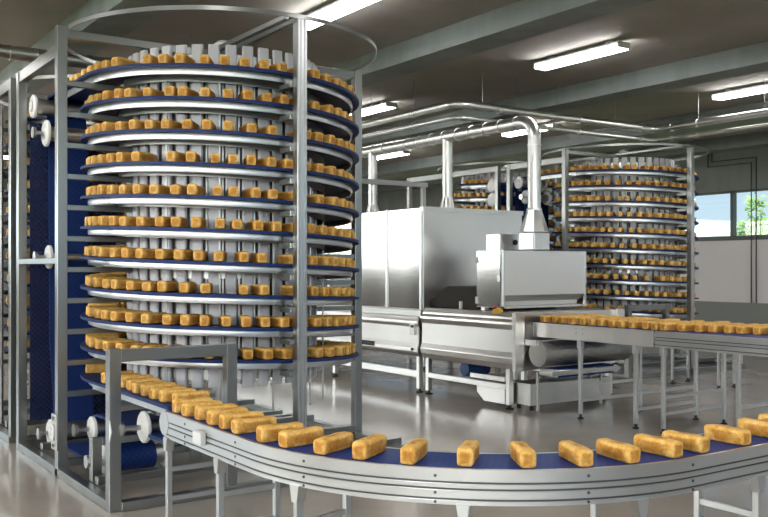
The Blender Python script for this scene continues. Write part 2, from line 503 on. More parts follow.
tower = thing('spiral_cooling_tower', 'nearest tall spiral bread tower with blue belt and steel frame, left of the oven', 'bread cooler', (CX, CY, 0), 'spiral bread towers')
# frame
def post(x, y, z1, w=PW, name='post', parent=None):
    return MB().box(x-w/2, x+w/2, y-w/2, y+w/2, 0, z1).build(name, 'frame', parent or tower, bevel=.003)
post(XL, CY, 2.165); post(XR, CY, 2.165); post(CX+.022, YF, 2.165); post(CX, YB, 2.165)
MB().box(CX+.022-.008, CX+.022+.008, YF-PW/2-.004, YF-PW/2, .045, 2.16).build('profile_glint_strip', 'alu', tower)  # profile ribs in paler metal, carrying the post's bright reflection in their colour
for q in (-1, 1): MB().box(CX+.022+q*.017-.005, CX+.022+q*.017+.005, YF-PW/2-.004, YF-PW/2, .045, 2.16).build('profile_glint_strip', 'rim', tower)
post(XL, YB, 2.08)
bh = .04
MB().box(XL-PW/2, XL+PW/2, YF+PW/2, YB-PW/2, 0, bh).build('base_rail', 'frame', tower, bevel=.003)
MB().box(XR-PW/2, XR+PW/2, YF-PW/2, YB+PW/2, 0, bh).build('base_rail', 'frame', tower, bevel=.003)
MB().box(XL+PW/2, XR-PW/2, YF-PW/2, YF+PW/2, 0, bh).build('base_rail', 'frame', tower, bevel=.003)
MB().box(XL+PW/2, XR-PW/2, YB-PW/2, YB+PW/2, 0, bh).build('base_rail', 'frame', tower, bevel=.003)
for y in (4.02, CY, 4.96):
    MB().box(XL+PW/2, XR-PW/2, y-.02, y+.02, .045, .08).build('cross_rail', 'frame', tower, bevel=.003)
MB().box(XL-.02, XL+.02, CY+PW/2, YB-PW/2, 2.02, 2.08).build('side_rail', 'frame', tower, bevel=.003)
MB().box(XL-.02, XL+.02, CY+PW/2, YB-PW/2, 1.02, 1.05).build('side_rail', 'frame', tower, bevel=.003)
# headers and ring
MB().box(XL+PW/2, XR-PW/2, CY-.018, CY+.018, 2.11, 2.15).build('header_bar', 'frame', tower, bevel=.003)
for s in (-1, 1):
    MB().box(CX+s*.035-.013, CX+s*.035+.013, YF+PW/2, YB-PW/2, 2.150, 2.176).build('header_bar', 'frame', tower, bevel=.003)
MB().lathe((CX, CY, 2.176), (0, 0, 1), [(.05, 0), (.05, .02), (.03, .035)], 20).build('hub_cap', 'white', tower, smooth=True)
n = 96
ringp = [(CX, CY, 2.145, math.cos(2*PI*k/n), math.sin(2*PI*k/n)) for k in range(n+1)]
MB().sweep(ringp, [(.816, .004), (.821, .004), (.821, .024), (.816, .024)], cap=False).build('top_ring', 'frame', tower, smooth=True)
# drum
dr = .4975
nsl = 38
mb = MB()
for k in range(nsl):
    a = 2*PI*(k+.35)/nsl; c, s_ = math.cos(a), math.sin(a)
    t = Vector((-s_, c, 0)); r = Vector((c, s_, 0)); w = .027
    base = Vector((CX, CY, 0)) + r*dr
    ps = [base-t*w-r*.006, base-t*(w-.006), base+t*(w-.006), base+t*w-r*.006, base+t*w-r*.016, base-t*w-r*.016]
    vs = [(p.x, p.y, .425) for p in ps] + [(p.x, p.y, 2.075) for p in ps]
    m = len(ps)
    mb.add(vs, [tuple(range(m-1, -1, -1)), tuple(range(m, 2*m))] + [(q, (q+1) % m, m+(q+1) % m, m+q) for q in range(m)])
mb.build('drum_slats', 'slat', tower)
mb = MB()
for z in (.46, .95, 1.45, 1.98):
    mb.sweep([(CX, CY, z, math.cos(2*PI*k/60), math.sin(2*PI*k/60)) for k in range(61)], [(.455, 0), (.478, 0), (.478, .05), (.455, .05)], cap=False)
for k in range(nsl):
    a = 2*PI*(k+.85)/nsl; c, s_ = math.cos(a), math.sin(a)
    mb.tube([(CX+.468*c, CY+.468*s_, .44), (CX+.468*c, CY+.468*s_, 2.03)], .007, 6)
mb.build('drum_cage', 'steel', tower, smooth=True)
mb = MB().tube([(CX, CY, .085), (CX, CY, 2.11)], .045, 20)
mb.build('drum_axle', 'steel', tower, smooth=True)
for z in (.45, 2.02):
    mb = MB()
    for k in range(6):
        a = 2*PI*k/6+.3
        mb.bar((CX+.04*math.cos(a), CY+.04*math.sin(a), z), (CX+.457*math.cos(a), CY+.457*math.sin(a), z), .03, .03)
    mb.build('drum_spokes', 'steel', tower)
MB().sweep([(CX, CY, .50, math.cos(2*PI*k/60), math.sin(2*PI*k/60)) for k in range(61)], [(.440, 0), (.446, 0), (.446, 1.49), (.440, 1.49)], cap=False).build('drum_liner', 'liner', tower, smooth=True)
# belt and rim
path = [(CX, CY, z, c, s_) for (_, _, z, c, s_) in helix(1, 0, TURNS, TURNS*64)]
MB().sweep(path, [(RI, -BT), (RO, -BT), (RO, 0), (RI, 0)]).build('spiral_belt', 'shadedbelt', tower, smooth=True)
MB().sweep(path, [(RR-.007, -BT-.030), (RR, -BT-.030), (RR+.003, -BT-.015), (RR, -BT), (RR-.007, -BT)]).build('guide_rim', 'rim', tower, smooth=True)
MB().sweep(path, [(RI+.02, -BT-.034), (RI+.028, -BT-.034), (RI+.028, -BT), (RI+.02, -BT)]).build('inner_rim', 'steel', tower, smooth=True)
# arms under every tier
for (a, r1, r0) in ((PI, .85-PW/2, .5), (0, .847-PW/2, .5), (PI/2, .79-PW/2, .5), (1.5*PI, .79-PW/2, .66)):
    for k in range(TURNS+1):
        t = ((a-PI) % (2*PI))/(2*PI) + k
        if t > TURNS: continue
        z = hz(t)-BT-.036
        c, s_ = math.cos(a), math.sin(a)
        p, q = (CX+r0*c, CY+r0*s_, z-.014), (CX+r1*c, CY+r1*s_, z-.014)
        MB().bar(p, q, .03, .026).build('support_arm', 'frame', tower, bevel=.002)
# thin tie rods between tiers
for a in (3.75, 4.25, 4.75, 5.25, 5.75, .3, .9, 2.2):
    MB().tube([(CX+.53*math.cos(a), CY+.53*math.sin(a), .3), (CX+.53*math.cos(a), CY+.53*math.sin(a), 2.0)], .005, 6).build('tie_rod', 'steel', tower, smooth=True)
# return belt loop (closed strip in the y-z plane)
bx0, bx1 = CX-RO, CX-RI
def arc(cy, cz, r, a0, a1, n=10): return [(cy+r*math.cos(math.radians(a0+(a1-a0)*i/n)), cz+r*math.sin(math.radians(a0+(a1-a0)*i/n))) for i in range(n+1)]
loop = [(CY, ZE-BT/2)] + arc(3.45, .38, ZE-BT/2-.38, 90, 270) + [(4.34, .300)] + arc(4.36, .235, .055, 90, -60, 8) + arc(4.17, .12, .055, 110, 270, 8) + arc(5.02, .12, .06, 270, 360, 6) \
     + [(5.10, .35), (5.17, .6), (5.185, 1.72)] + arc(5.19, 1.89, .055, -20, 90, 8) + [(CY, hz(0)-BT/2)]
mb = MB(); vs = []
for i, (y, z) in enumerate(loop):
    p = Vector(loop[max(i-1, 0)]); q = Vector(loop[min(i+1, len(loop)-1)]); d = (q-p).normalized(); nn = Vector((-d.y, d.x))*BT/2
    for x in (bx0, bx1):
        vs += [(x, y+nn.x, z+nn.y), (x, y-nn.x, z-nn.y)]
fs = []
for i in range(len(loop)-1):
    a, b = i*4, (i+1)*4
    fs += [(a, a+2, b+2, b), (a+1, b+1, b+3, a+3), (a, b, b+1, a+1), (a+2, a+3, b+3, b+2)]
fs += [(0, 1, 3, 2), tuple(len(vs)-4+k for k in (0, 2, 3, 1))]
mb.add(vs, fs).build('return_belt', 'shadedbelt', tower, smooth=True)
# broad mesh take-up belt hanging in the back bay
MB().box(1.245, 1.72, 5.225, 5.233, .16, 1.80).build('hanging_belt', 'beltmesh', tower)
# rim under the straight infeed and outfeed
MB().box(bx0+.03, bx0+.037, CY, 5.15, hz(0)-BT-.036, hz(0)-BT).build('infeed_rim', 'rim', tower)
MB().box(bx0+.03, bx0+.037, 3.52, CY, ZE-BT-.036, ZE-BT).build('outfeed_rim', 'rim', tower)
# rollers with white end discs
def roller(y, z, r, x0, x1, shaft, rd=None, second=True):
    o = MB().tube([(x0, y, z), (x1, y, z)], r, 18).build('roller', 'steel', tower, smooth=True)
    rd = rd or r
    for x, sgn in ((x0, -1), (x1, 1))[:2 if second else 1]:
        d = MB().lathe((x, y, z), (sgn, 0, 0), [(rd*.9, -.004), (rd, .0), (rd, .012), (rd*.88, .018), (rd*.45, .016), (rd*.4, .024), (rd*.25, .024)], 28).build('end_disc', 'white', o, smooth=True)
    MB().tube([(shaft, y, z), (x0-.01, y, z)], .011, 10).build('shaft', 'steel', o, smooth=True)
    MB().lathe((shaft, y, z), (1, 0, 0), [(.03, 0), (.03, .012), (.02, .018)], 16).build('bearing', 'steel', o, smooth=True)
    return o
roller(5.19, 1.885, .046, 1.262, 1.60, 1.24, .064)
roller(5.135, 1.735, .04, 1.315, 1.60, 1.235, .072)
roller(5.10, 1.06, .02, 1.32, 1.58, 1.235, .064)
roller(5.02, .12, .05, 1.31, 1.60, 1.235, .070)
roller(4.17, .12, .046, 1.33, 1.60, 1.235, .066)
roller(4.36, .235, .046, 1.33, 1.60, 1.235, .058)
o = roller(3.70, .335, .03, 1.345, 1.58, 1.235, .066)
# gate over the outfeed
gz = .668
post(XL, 3.714, gz, .05, 'gate_post'); post(1.735, 3.714, gz, .05, 'gate_post')
MB().box(XL+.025, 1.71, 3.714-.02, 3.714+.02, gz-.055, gz-.004).build('gate_header', 'frame', tower, bevel=.003)
MB().prism([(3.676, .29), (3.676, .38), (3.65, .335)], 'x', XL-.03, XL-.0255).build('bearing_flange', 'white', tower)
# bearing plate on the left post and little roller stand
pl = MB().box(XL-PW/2-.014, XL-PW/2, CY-.05, CY+.035, .13, .30).build('bearing_plate', 'steel', tower, bevel=.003)
MB().lathe((XL-PW/2-.014, CY-.006, .215), (-1, 0, 0), [(.042, 0), (.042, .010), (.030, .012), (.030, .006), (.018, .006), (.018, .014), (.006, .016)], 24).build('bearing_ring', 'white', pl, smooth=True)
for z in (.15, .28):
    MB().lathe((XL-PW/2-.014, CY-.006, z), (-1, 0, 0), [(.010, 0), (.010, .008)], 6).build('bolt', 'steel', pl)
MB().box(XL+.03, XL+.075, 4.10, 4.145, bh, .235).build('stand_post', 'frame', tower, bevel=.003)
MB().box(XL+.075, 1.72, 4.10, 4.145, .20, .235).build('stand_rail', 'frame', tower, bevel=.003)
MB().box(1.72, 1.765, 4.10, 4.145, .08, .235).build('stand_post', 'frame', tower, bevel=.003)

D3 = (5.26, 1.78, 0); D2 = (0, 1.765, 0); D4 = (5.26, 1.78+1.765, 0)
tower3 = copy_tree(tower, D3, 'farther spiral bread tower right of the oven hood, in front of the windows')
skipx = ('return_belt', 'hanging_belt', 'roller', 'gate_post', 'gate_header', 'bearing_flange', 'bearing_plate', 'stand_post', 'stand_rail', 'outfeed_rim', 'infeed_rim')
tower2 = copy_tree(tower, D2, 'spiral bread tower mostly hidden behind the nearest tower at the left edge', skipx)
tower4 = copy_tree(tower, D4, 'spiral bread tower mostly hidden behind the oven and its ducts', skipx)
def extra(tw, d, x0, x1, y0, y1, z0, z1, name, mat):
    MB().box(x0+d[0], x1+d[0], y0+d[1], y1+d[1], z0, z1).build(name, mat, tw, bevel=.003)
for tw, d in ((tower2, D2), (tower4, D4)):
    extra(tw, d, XL-PW/2, XL+PW/2, YF-PW/2, YF+PW/2, .04, 2.08, 'post', 'frame')
    extra(tw, d, XL-.02, XL+.02, YF+PW/2, CY-PW/2, 2.02, 2.08, 'side_rail', 'frame')
extra(tower2, D2, XL+.02, XL+.035, 4.12, 4.46, .05, 2.0, 'side_panel', 'shaftbrown')
tw = tower4
for yy, zz in ((3.86, 1.885), (3.86, 1.735)):      # drive rollers in the front bay of the hidden far tower
    y = yy+D4[1]
    o = MB().tube([(XL+.07+D4[0], y, zz), (XL+.40+D4[0], y, zz)], .055, 18).build('roller', 'belt', tw, smooth=True)
    MB().lathe((XL+.07+D4[0], y, zz), (-1, 0, 0), [(.066, -.004), (.072, 0), (.072, .012), (.06, .018), (.03, .016)], 24).build('end_disc', 'white', o, smooth=True)

# ------------------------------------------------------------------ curved outfeed conveyor
CO, CR, CC = 1.28, .955, (2.235, 2.60)
CW = .225
YS = 3.32
XE = 4.5
def cpath(n=48):
    p = [(CO, YS, -1, 0), (CO, 3.0, -1, 0), (CO, 2.8, -1, 0)]
    for i in range(n+1):
        a = PI+PI/2*i/n
        p.append((CC[0]+CR*math.cos(a), CC[1]+CR*math.sin(a), math.cos(a), math.sin(a)))
    for x in (2.6, 3.2, 3.8, XE): p.append((x, CC[1]-CR, 0, -1))
    return p
def at_s(s, off):
    """point on the conveyor s along its outer edge, off inwards; returns x, y, outward angle"""
    l0 = YS-CC[1]; l1 = CR*PI/2
    if s < l0: x, y, nx, ny = CO, YS-s, -1, 0
    elif s < l0+l1:
        a = PI+(s-l0)/CR; nx, ny = math.cos(a), math.sin(a); x, y = CC[0]+CR*nx, CC[1]+CR*ny
    else: x, y, nx, ny = CC[0]+(s-l0-l1), CC[1]-CR, 0, -1
    return x-nx*off, y-ny*off, math.atan2(ny, nx)
conv = thing('curved_conveyor', 'curved bread conveyor with grey grooved side rail sweeping across the foreground', 'conveyor', (CO, YS, 0), 'curved outfeed conveyors')
P3 = lambda z: [(x, y, z, nx, ny) for x, y, nx, ny in cpath()]
MB().sweep(P3(ZE), [(-CW+.012, -.014), (-.014, -.014), (-.014, 0), (-CW+.012, 0)]).build('belt', 'belt', conv, smooth=True)
RH = .098
def rail_prof(u0, sgn, th=.012, top=.0):
    # outer skin with three grooves
    zs = [top, top-.034, top-.037, top-.041, top-.052, top-.055, top-.059, top-.080, top-.083, top-.087, top-RH]
    dp = [0, 0, .004, 0, 0, .004, 0, 0, .004, 0, 0]
    outer = [(u0+sgn*(-d), z) for z, d in zip(zs, dp)]
    return outer + [(u0-sgn*th, top-RH), (u0-sgn*th, top)]
orail = MB().sweep(P3(ZE), rail_prof(0, 1)).build('side_rail', 'alu', conv, smooth=True)
irail = MB().sweep(P3(ZE), rail_prof(-CW, -1)).build('side_rail', 'alu', conv, smooth=True)
for z, dz in ((-.0375, .0022), (-.0555, .0022), (-.0835, .0022)):
    MB().sweep(P3(ZE), [(-.0035, z-dz), (-.0012, z-dz), (-.0012, z+dz), (-.0035, z+dz)]).build('groove_shade', 'groove', orail, smooth=True)  # dark strip puts the shade inside the groove into colour
# rounded nose cap at the start and the little sensor box
MB().tube([(CO-.002, YS+.002, ZE-.045), (CO-.002+.014, YS+.002, ZE-.045)], .045, 24).build('nose_cap', 'alu', orail, smooth=True)
MB().tube([(CO+.014, YS+.02, ZE-.045), (CO+CW-.014, YS+.02, ZE-.045)], .036, 20).build('nose_roller', 'belt', conv, smooth=True)
MB().box(CO-.022, CO, 2.93, 3.0, ZE-.066, ZE-.022).build('sensor_box', 'white', conv, bevel=.003)
mb_b = []
for s in (.20, .62, 1.0, 1.42, 1.84, 2.2, 2.6):
    x, y, a = at_s(s, 0)
    for z in (-.020, -.066, -.091):
        b = MB().lathe((x, y, ZE+z), (math.cos(a), math.sin(a), 0), [(.0045, -.002), (.0045, .0015), (.003, .002)], 8).build('bolt', 'groove', orail)
legs_s = (.03, .49, .97, 1.496, 2.004, 2.522, 3.1, 3.7)
for s in legs_s:
    pr = {}
    for off, sg in ((.006, 1), (CW-.006, -1)):
        x, y, a = at_s(s, off)
        lg = MB().box(x-.0105, x+.0105, y-.0105, y+.0105, .03, ZE-.12).build('leg', 'alu', conv, bevel=.002)
        c, s_ = math.cos(a), math.sin(a); tx, ty = -s_, c
        bk = MB(); w0, w1 = .019, .011; zt, zb = ZE+.004-RH, ZE+.004-RH-.05
        q = [(x+tx*u+c*d, y+ty*u+s_*d, z) for d in (-.016, .016) for u, z in ((-w0, zt), (w0, zt), (w1, zb), (-w1, zb))]
        bk.add(q, [(0, 1, 2, 3), (7, 6, 5, 4), (0, 4, 5, 1), (1, 5, 6, 2), (2, 6, 7, 3), (3, 7, 4, 0)]).build('bracket', 'alu', lg)
        MB().lathe((x, y, 0), (0, 0, 1), [(.022, 0), (.022, .008), (.008, .014), (.008, .035)], 12).build('foot', 'black', lg, smooth=True)
        pr[sg] = (x, y)
    for z in (.13, .24):
        MB().bar((*pr[1], z), (*pr[-1], z), .014, .018).build('rung', 'alu', conv)
conv3 = copy_tree(conv, D3, 'curved bread conveyor leaving the farther tower, seen under the straight conveyor')

# ------------------------------------------------------------------ oven
OX0, OX1 = 4.37, 5.48
oven = thing('tunnel_oven', 'long stainless steel tunnel oven with tall panelled housing on legs', 'oven', (4.9, 7.8, 0))
hx0 = 4.40
MB().box(hx0, OX1, 5.817, 9.8, .66, 1.487).build('housing', 'oven', oven, bevel=.006)
ysp = [5.851, 6.31, 6.785, 7.26, 7.735, 8.21, 8.685, 9.8]
for a, b in zip(ysp[:-1], ysp[1:]):
    MB().box(hx0-.006, hx0, a, b-.004, .67, 1.48).build('side_panel', 'polished', oven)
for y in (5.835, 6.31, 6.785, 7.26, 7.735, 8.21, 8.685):
    MB().box(hx0-.014, hx0, y-.016, y+.016, .665, 1.492).build('panel_joint', 'alu', oven, bevel=.003)
MB().box(hx0-.01, OX1, 5.803, 5.817, 1.455, 1.492).build('top_edge', 'oven', oven)
MB().box(hx0-.012, OX1, 5.83, 9.8, .61, .662).build('plinth_band', 'steel', oven, bevel=.003)
def skirt(y0, y1, name, zb, zt, bul):
    z = lambda f: zb+(zt-zb)*f
    prof = [(OX0+.05, z(0)), (OX0+.012, z(.03)), (OX0-.012-bul*.6, z(.12)), (OX0-.014-bul*.8, z(.22)), (OX0, z(.34)), (OX0, z(.74)),
            (OX0-.012-bul, z(.82)), (OX0-.014-bul, z(.88)), (OX0, z(.95)), (OX0+.005, z(1)), (OX1, z(1)), (OX1, z(0))]
    return MB().prism(prof, 'y', y0, y1).build(name, 'oven', oven, bevel=.006)
skirt(5.835, 9.8, 'base_casing', .285, .61, .0)
# switch plate, vent slots on the casing
MB().box(OX0-.018, OX0, 5.87, 5.935, .46, .55).build('switch_plate', 'steel', oven, bevel=.003)
MB().box(OX0-.024, OX0-.018, 5.885, 5.91, .52, .54).build('switch', 'black', oven)
MB().lathe((OX0-.012, 5.90, .345), (-1, 0, 0), [(.012, 0), (.012, .012)], 12).build('knob', 'black', oven)
for k in range(12):
    MB().box(OX0-.022, OX0-.008, 6.45+k*.022, 6.458+k*.022, .335, .375).build('vent_slot', 'groove', oven)
def leg(x, y, z1, par, w=.04):
    l = MB().box(x-w/2, x+w/2, y-w/2, y+w/2, .03, z1).build('leg', 'oven', par, bevel=.003)
    MB().lathe((x, y, 0), (0, 0, 1), [(.03, 0), (.03, .008), (.01, .014), (.01, .032)], 12).build('foot', 'black', l, smooth=True)
for y in (5.86, 7.15, 8.45, 9.7):
    for x in (OX0+.03, OX1-.05): leg(x, y, .29, oven)
for x in (OX0+.03, OX1-.05):
    MB().box(x-.015, x+.015, 5.88, 9.7, .12, .175).build('lower_rail', 'oven', oven, bevel=.003)
# gantry on the oven roof
for x in (4.42, 5.45):
    MB().box(x-.02, x+.02, 7.18, 7.22, 1.487, 1.80).build('gantry_post', 'paintwhite', oven, bevel=.003)
MB().box(4.38, 5.49, 7.175, 7.225, 1.80, 1.845).build('gantry_header', 'paintwhite', oven, bevel=.003)

# outfeed module in front of the oven
outm = thing('oven_outfeed_table', 'low stainless steel outfeed module in front of the oven mouth', 'oven outfeed', (4.9, 5.3, 0))
z0m, z1m = .275, .655
prof = [(OX0+.06, z0m), (OX0+.02, z0m+.01), (OX0-.004, z0m+.05), (OX0-.012, z0m+.09), (OX0+.004, z0m+.13), (OX0+.006, z0m+.29),
        (OX0-.016, z0m+.325), (OX0-.014, z0m+.345), (OX0+.01, z0m+.36), (OX0+.012, z0m+.375), (OX0+.04, z1m+.03), (OX1, z1m+.03), (OX1, z0m)]
MB().prism(prof, 'y', 4.72, 5.80).build('casing', 'oven', outm, bevel=.004)
MB().box(OX0-.02, OX0+.07, 4.685, 4.72, z0m, z1m+.034).build('end_plate', 'oven', outm, bevel=.004)
MB().box(OX1-.07, OX1, 4.685, 4.72, z0m, z1m+.034).build('end_plate', 'oven', outm, bevel=.004)
MB().box(OX0-.028, OX0-.02, 4.68, 4.715, .52, .688).build('cover_plate', 'white', outm, bevel=.003)
for y in (4.80, 5.74):
    for x in (OX0+.03, OX1-.05): leg(x, y, z0m+.01, outm)
MB().box(OX0+.01, OX0+.05, 4.82, 5.72, .135, .175).build('lower_rail', 'oven', outm, bevel=.003)
MB().box(OX1-.07, OX1-.03, 4.82, 5.72, .135, .175).build('lower_rail', 'oven', outm, bevel=.003)
MB().prism([(4.83, .03), (5.06, .03), (5.14, .09), (5.14, .135), (4.83, .135)], 'x', OX0+.015, OX0+.04).build('drive_guard', 'oven', outm, bevel=.003)
MB().box(OX0+.0, OX0+.012, 4.82, 5.2, .19, .225).build('cable_tray', 'oven', outm, bevel=.003)
o = MB().tube([(4.5, 5.42, .22), (4.72, 5.42, .22)], .055, 20).build('motor', 'motor', outm, smooth=True)
MB().box(4.52, 4.7, 5.39, 5.45, .26, .31).build('motor_box', 'motor', o, bevel=.004)
es = MB().prism([(4.90, .672), (4.98, .672), (4.98, .70), (4.92, .712)], 'x', OX0+.025, OX0+.07).build('emergency_stop', 'yellow', outm, bevel=.003)
MB().lathe((OX0+.05, 4.965, .70), (-.3, .2, 1), [(.010, 0), (.010, .010), (.019, .012), (.019, .022), (.013, .026)], 18).build('stop_button', 'red', es, smooth=True)
MB().box(OX0+.06, OX0+.078, 5.38, 5.40, .685, .745).build('bracket', 'white', outm)
# dark hump guard between oven mouth and hood
MB().prism([(5.816, .686), (5.81, .735), (5.79, .757), (5.70, .785), (5.66, .815), (5.63, .845), (5.59, .857), (5.23, .857), (5.23, .686)], 'x', OX0+.10, OX1-.08).build('mouth_guard', 'darkmetal', outm, bevel=.008)
for k, z in enumerate((.78, .82)):
    MB().box(OX0+.095, OX0+.10, 5.24, 5.60, z, z+.006).build('guard_rib', 'darkmetal', outm)

# extraction hood with its cone
hood = thing('extraction_hood', 'square stainless steel extraction hood with a side door in front of the oven', 'hood', (4.88, 5.07, .685))
HX0, HX1, HY0, HY1, HZ0, HZ1 = 4.45, 5.305, 4.92, 5.22, .72, 1.13
MB().prism([(HY0, .80), (HY0, HZ1), (HY1, HZ1), (HY1, HZ0), (HY0+.09, HZ0), (HY0+.09, .755)], 'x', HX0+.012, HX1).build('body', 'oven', hood, bevel=.004)
MB().box(HX0-.0, HX1, HY0-.012, HY0+.09, .705, .722).build('lower_lip', 'oven', hood, bevel=.003)
MB().box(HX0, HX0+.012, HY0-.004, HY0+.022, .705, HZ1).build('corner_trim', 'alu', hood, bevel=.003)
MB().box(HX1-.012, HX1+.004, HY0-.004, HY0+.022, .705, HZ1).build('corner_trim', 'alu', hood, bevel=.003)
d = MB().box(HX0-.004, HX0+.01, HY0+.03, HY1-.006, .71, HZ1-.006).build('door', 'polished', hood, bevel=.003)
MB().box(HX0-.016, HX0-.004, HY0+.04, HY0+.052, .90, .95).build('door_handle', 'alu', d)
for z in (.76, 1.06):
    MB().box(HX0-.014, HX0-.004, HY1-.02, HY1-.004, z-.025, z+.025).build('hinge', 'white', d)
for x in (HX0+.05, HX1-.05):
    MB().box(x-.02, x+.02, HY1-.06, HY1-.02, .686, HZ0).build('foot', 'oven', hood)
MB().box(4.72, 4.85, 5.26, 5.42, .858, 1.265).build('control_cabinet', 'oven', hood, bevel=.004)
sp = MB().box(4.85, 4.91, 5.265, 5.42, .858, 1.262).build('switch_panel', 'steel', hood, bevel=.004)
MB().lathe((4.88, 5.264, 1.20), (0, -1, 0), [(.022, 0), (.022, .012), (.012, .02)], 14).build('rotary_switch', 'black', sp, smooth=True)

# exhaust duct
DXc, DZ, DR = 4.90, 2.13, .050
duct = thing('exhaust_duct', 'silver spiral exhaust duct running over the oven roof with three risers', 'duct', (DXc, 5.07, 1.13))
pts = [(DXc, 9.6, DZ)] + [(DXc, 5.07+.13-.13*math.sin(a), DZ-.13+.13*math.cos(a)) for a in [PI/2*k/8 for k in range(9)]] + [(DXc, 5.07, 1.44)]
MB().tube(pts, DR, 24).build('main_run', 'duct', duct, smooth=True)
def seam_ring(c, ax, r, par):
    MB().lathe(c, ax, [(r, -.004), (r+.006, -.003), (r+.006, .003), (r, .004)], 24).build('seam', 'duct', par, smooth=True)
for k in range(24):
    seam_ring((DXc, 5.26+k*.18, DZ), (0, 1, 0), DR, duct)
for z in (1.55, 1.68, 1.81, 1.94): seam_ring((DXc, 5.07, z), (0, 0, 1), DR, duct)
# transition on the hood: box foot, octagonal cone
MB().box(DXc-.085, DXc+.085, 5.07-.085, 5.07+.085, 1.131, 1.275).build('foot_box', 'duct', duct, bevel=.012)
MB().lathe((DXc, 5.07, 1.275), (0, 0, 1), [(.112, 0), (.058, .165), (.058, .18)], 8).build('cone', 'duct', duct)
for y in (6.13, 7.28):
    pts = [(DXc, y, 1.488), (DXc, y, DZ)]
    r = MB().tube(pts, .044, 20).build('riser', 'duct', duct, smooth=True)
    MB().lathe((DXc, y, 1.4885), (0, 0, 1), [(.075, 0), (.07, .02), (.046, .12)], 20).build('riser_collar', 'duct', r, smooth=True)
    for z in (1.72, 1.92): seam_ring((DXc, y, z), (0, 0, 1), .044, r)

# wire mesh belt drum, scrap tray
mesh = thing('wire_belt_return', 'drum of wire mesh belt hanging below the oven outlet', 'oven belt', (4.9, 4.58, .2))
MB().tube([(4.46, 4.58, .405), (5.34, 4.58, .405)], .088, 28).build('mesh_drum', 'mesh', mesh, smooth=True)
for x in (4.45, 5.34):
    MB().box(x-.012, x+.012, 4.57, 4.682, .46, .50).build('side_arm', 'steel', mesh)
mb = MB()
for k in range(60):
    x = 4.47+k*.0146
    mb.tube([(x+q*.0, 4.58+.0905*math.cos(a), .405+.0905*math.sin(a)) for q, a in [(0, 2*PI*i/20) for i in range(21)]], .0022, 4)
mb.build('mesh_wires', 'steel', mesh)
tray = thing('crumb_tray', 'low open steel crumb tray on the floor under the oven outlet', 'tray', (4.84, 4.76, 0))
x0, x1, y0, y1 = 4.44, 5.26, 4.63, 4.84
MB().box(x0, x1, y0, y0+.012, .04, .19).box(x0, x1, y1-.012, y1, .04, .19).box(x0, x0+.012, y0+.012, y1-.012, .04, .19).box(x1-.012, x1, y0+.012, y1-.012, .04, .19).box(x0+.012, x1-.012, y0+.012, y1-.012, .04, .052).build('pan', 'steel', tray)
for x in (x0+.05, x1-.05):
    for y in (y0+.04, y1-.04):
        MB().lathe((x, y, 0), (0, 0, 1), [(.015, 0), (.015, .04)], 10).build('foot', 'black', tray)
sb = thing('scrap_belt', 'small blue cross belt between white rollers above the crumb tray', 'conveyor', (4.9, 4.53, 0))
for x in (4.52, 5.12):
    MB().lathe((x, 4.46, .275), (0, 1, 0), [(.028, 0), (.028, .14)], 16).build('roller', 'white', sb, smooth=True)
MB().box(4.52, 5.12, 4.47, 4.59, .295, .303).box(4.52, 5.12, 4.47, 4.59, .244, .252).build('belt', 'belt', sb)
MB().box(4.48, 5.16, 4.453, 4.46, .26, .29).build('side_bar', 'steel', sb)
for x in (4.5, 5.14):
    MB().box(x-.008, x+.008, 4.61, 4.626, .0, .27).build('bracket', 'steel', sb)

# straight twin conveyor taking bread from the oven
ZS = .617
FX0, FX1 = 4.50, 5.12
def straight(name, label, y0, y1, plain, legy, origin):
    t = thing(name, label, 'conveyor', origin, 'straight oven conveyors')
    MB().box(FX0+.012, FX1-.012, y0, y1, ZS-.012, ZS).build('belt', 'belt', t)
    for x, sg in ((FX0, 1), (FX1, -1)):
        pth = [(x, y1, ZS, -sg, 0), (x, y0, ZS, -sg, 0)]
        if plain: MB().sweep(pth, [(0, 0), (0, -.10), (-.012, -.10), (-.012, 0)]).build('side_rail', 'oven', t, bevel=.002)
        else:
            r = MB().sweep(pth, rail_prof(0, 1, top=.0)).build('side_rail', 'alu', t)
            for z in (-.0375, -.0555, -.0835):
                MB().sweep(pth, [(-.0035, z-.002), (-.0012, z-.002), (-.0012, z+.002), (-.0035, z+.002)]).build('groove_shade', 'groove', r)  # groove shade as a dark strip again
    for y in legy:
        for x in (FX0+.012, FX1-.012):
            l = MB().box(x-.0115, x+.0115, y-.0115, y+.0115, .03, ZS-.10).build('leg', 'alu', t, bevel=.002)
            MB().box(x-.017, x+.017, y-.017, y+.017, ZS-.15, ZS-.095).build('bracket', 'alu', l, bevel=.003)
            MB().lathe((x, y, 0), (0, 0, 1), [(.02, 0), (.02, .008), (.008, .014), (.008, .032)], 12).build('foot', 'black', l, smooth=True)
        for z in (.12, .22):
            MB().bar((FX0+.026, y, z), (FX1-.026, y, z), .014, .02).build('rung', 'alu', t)
    return t
c1 = straight('straight_conveyor', 'plain railed bread conveyor section just after the oven hood', 3.63, 4.665, True, (4.23, 3.77), (4.8, 4.15, 0))
for y in (4.20, 4.26):
    for z in (-.02, -.05):
        MB().lathe((FX0, y, ZS+z), (-1, 0, 0), [(.006, 0), (.006, .003)], 8).build('bolt', 'steel', c1)
c2 = straight('straight_conveyor', 'grooved bread conveyor section with blue belt running out at the right edge', 1.95, 3.615, False, (3.56, 3.05, 2.4), (4.8, 2.8, 0))
rb = thing('roller_bridge', 'short bridge of two steel rails joining oven outlet and conveyor', 'conveyor', (4.8, 4.76, .56))
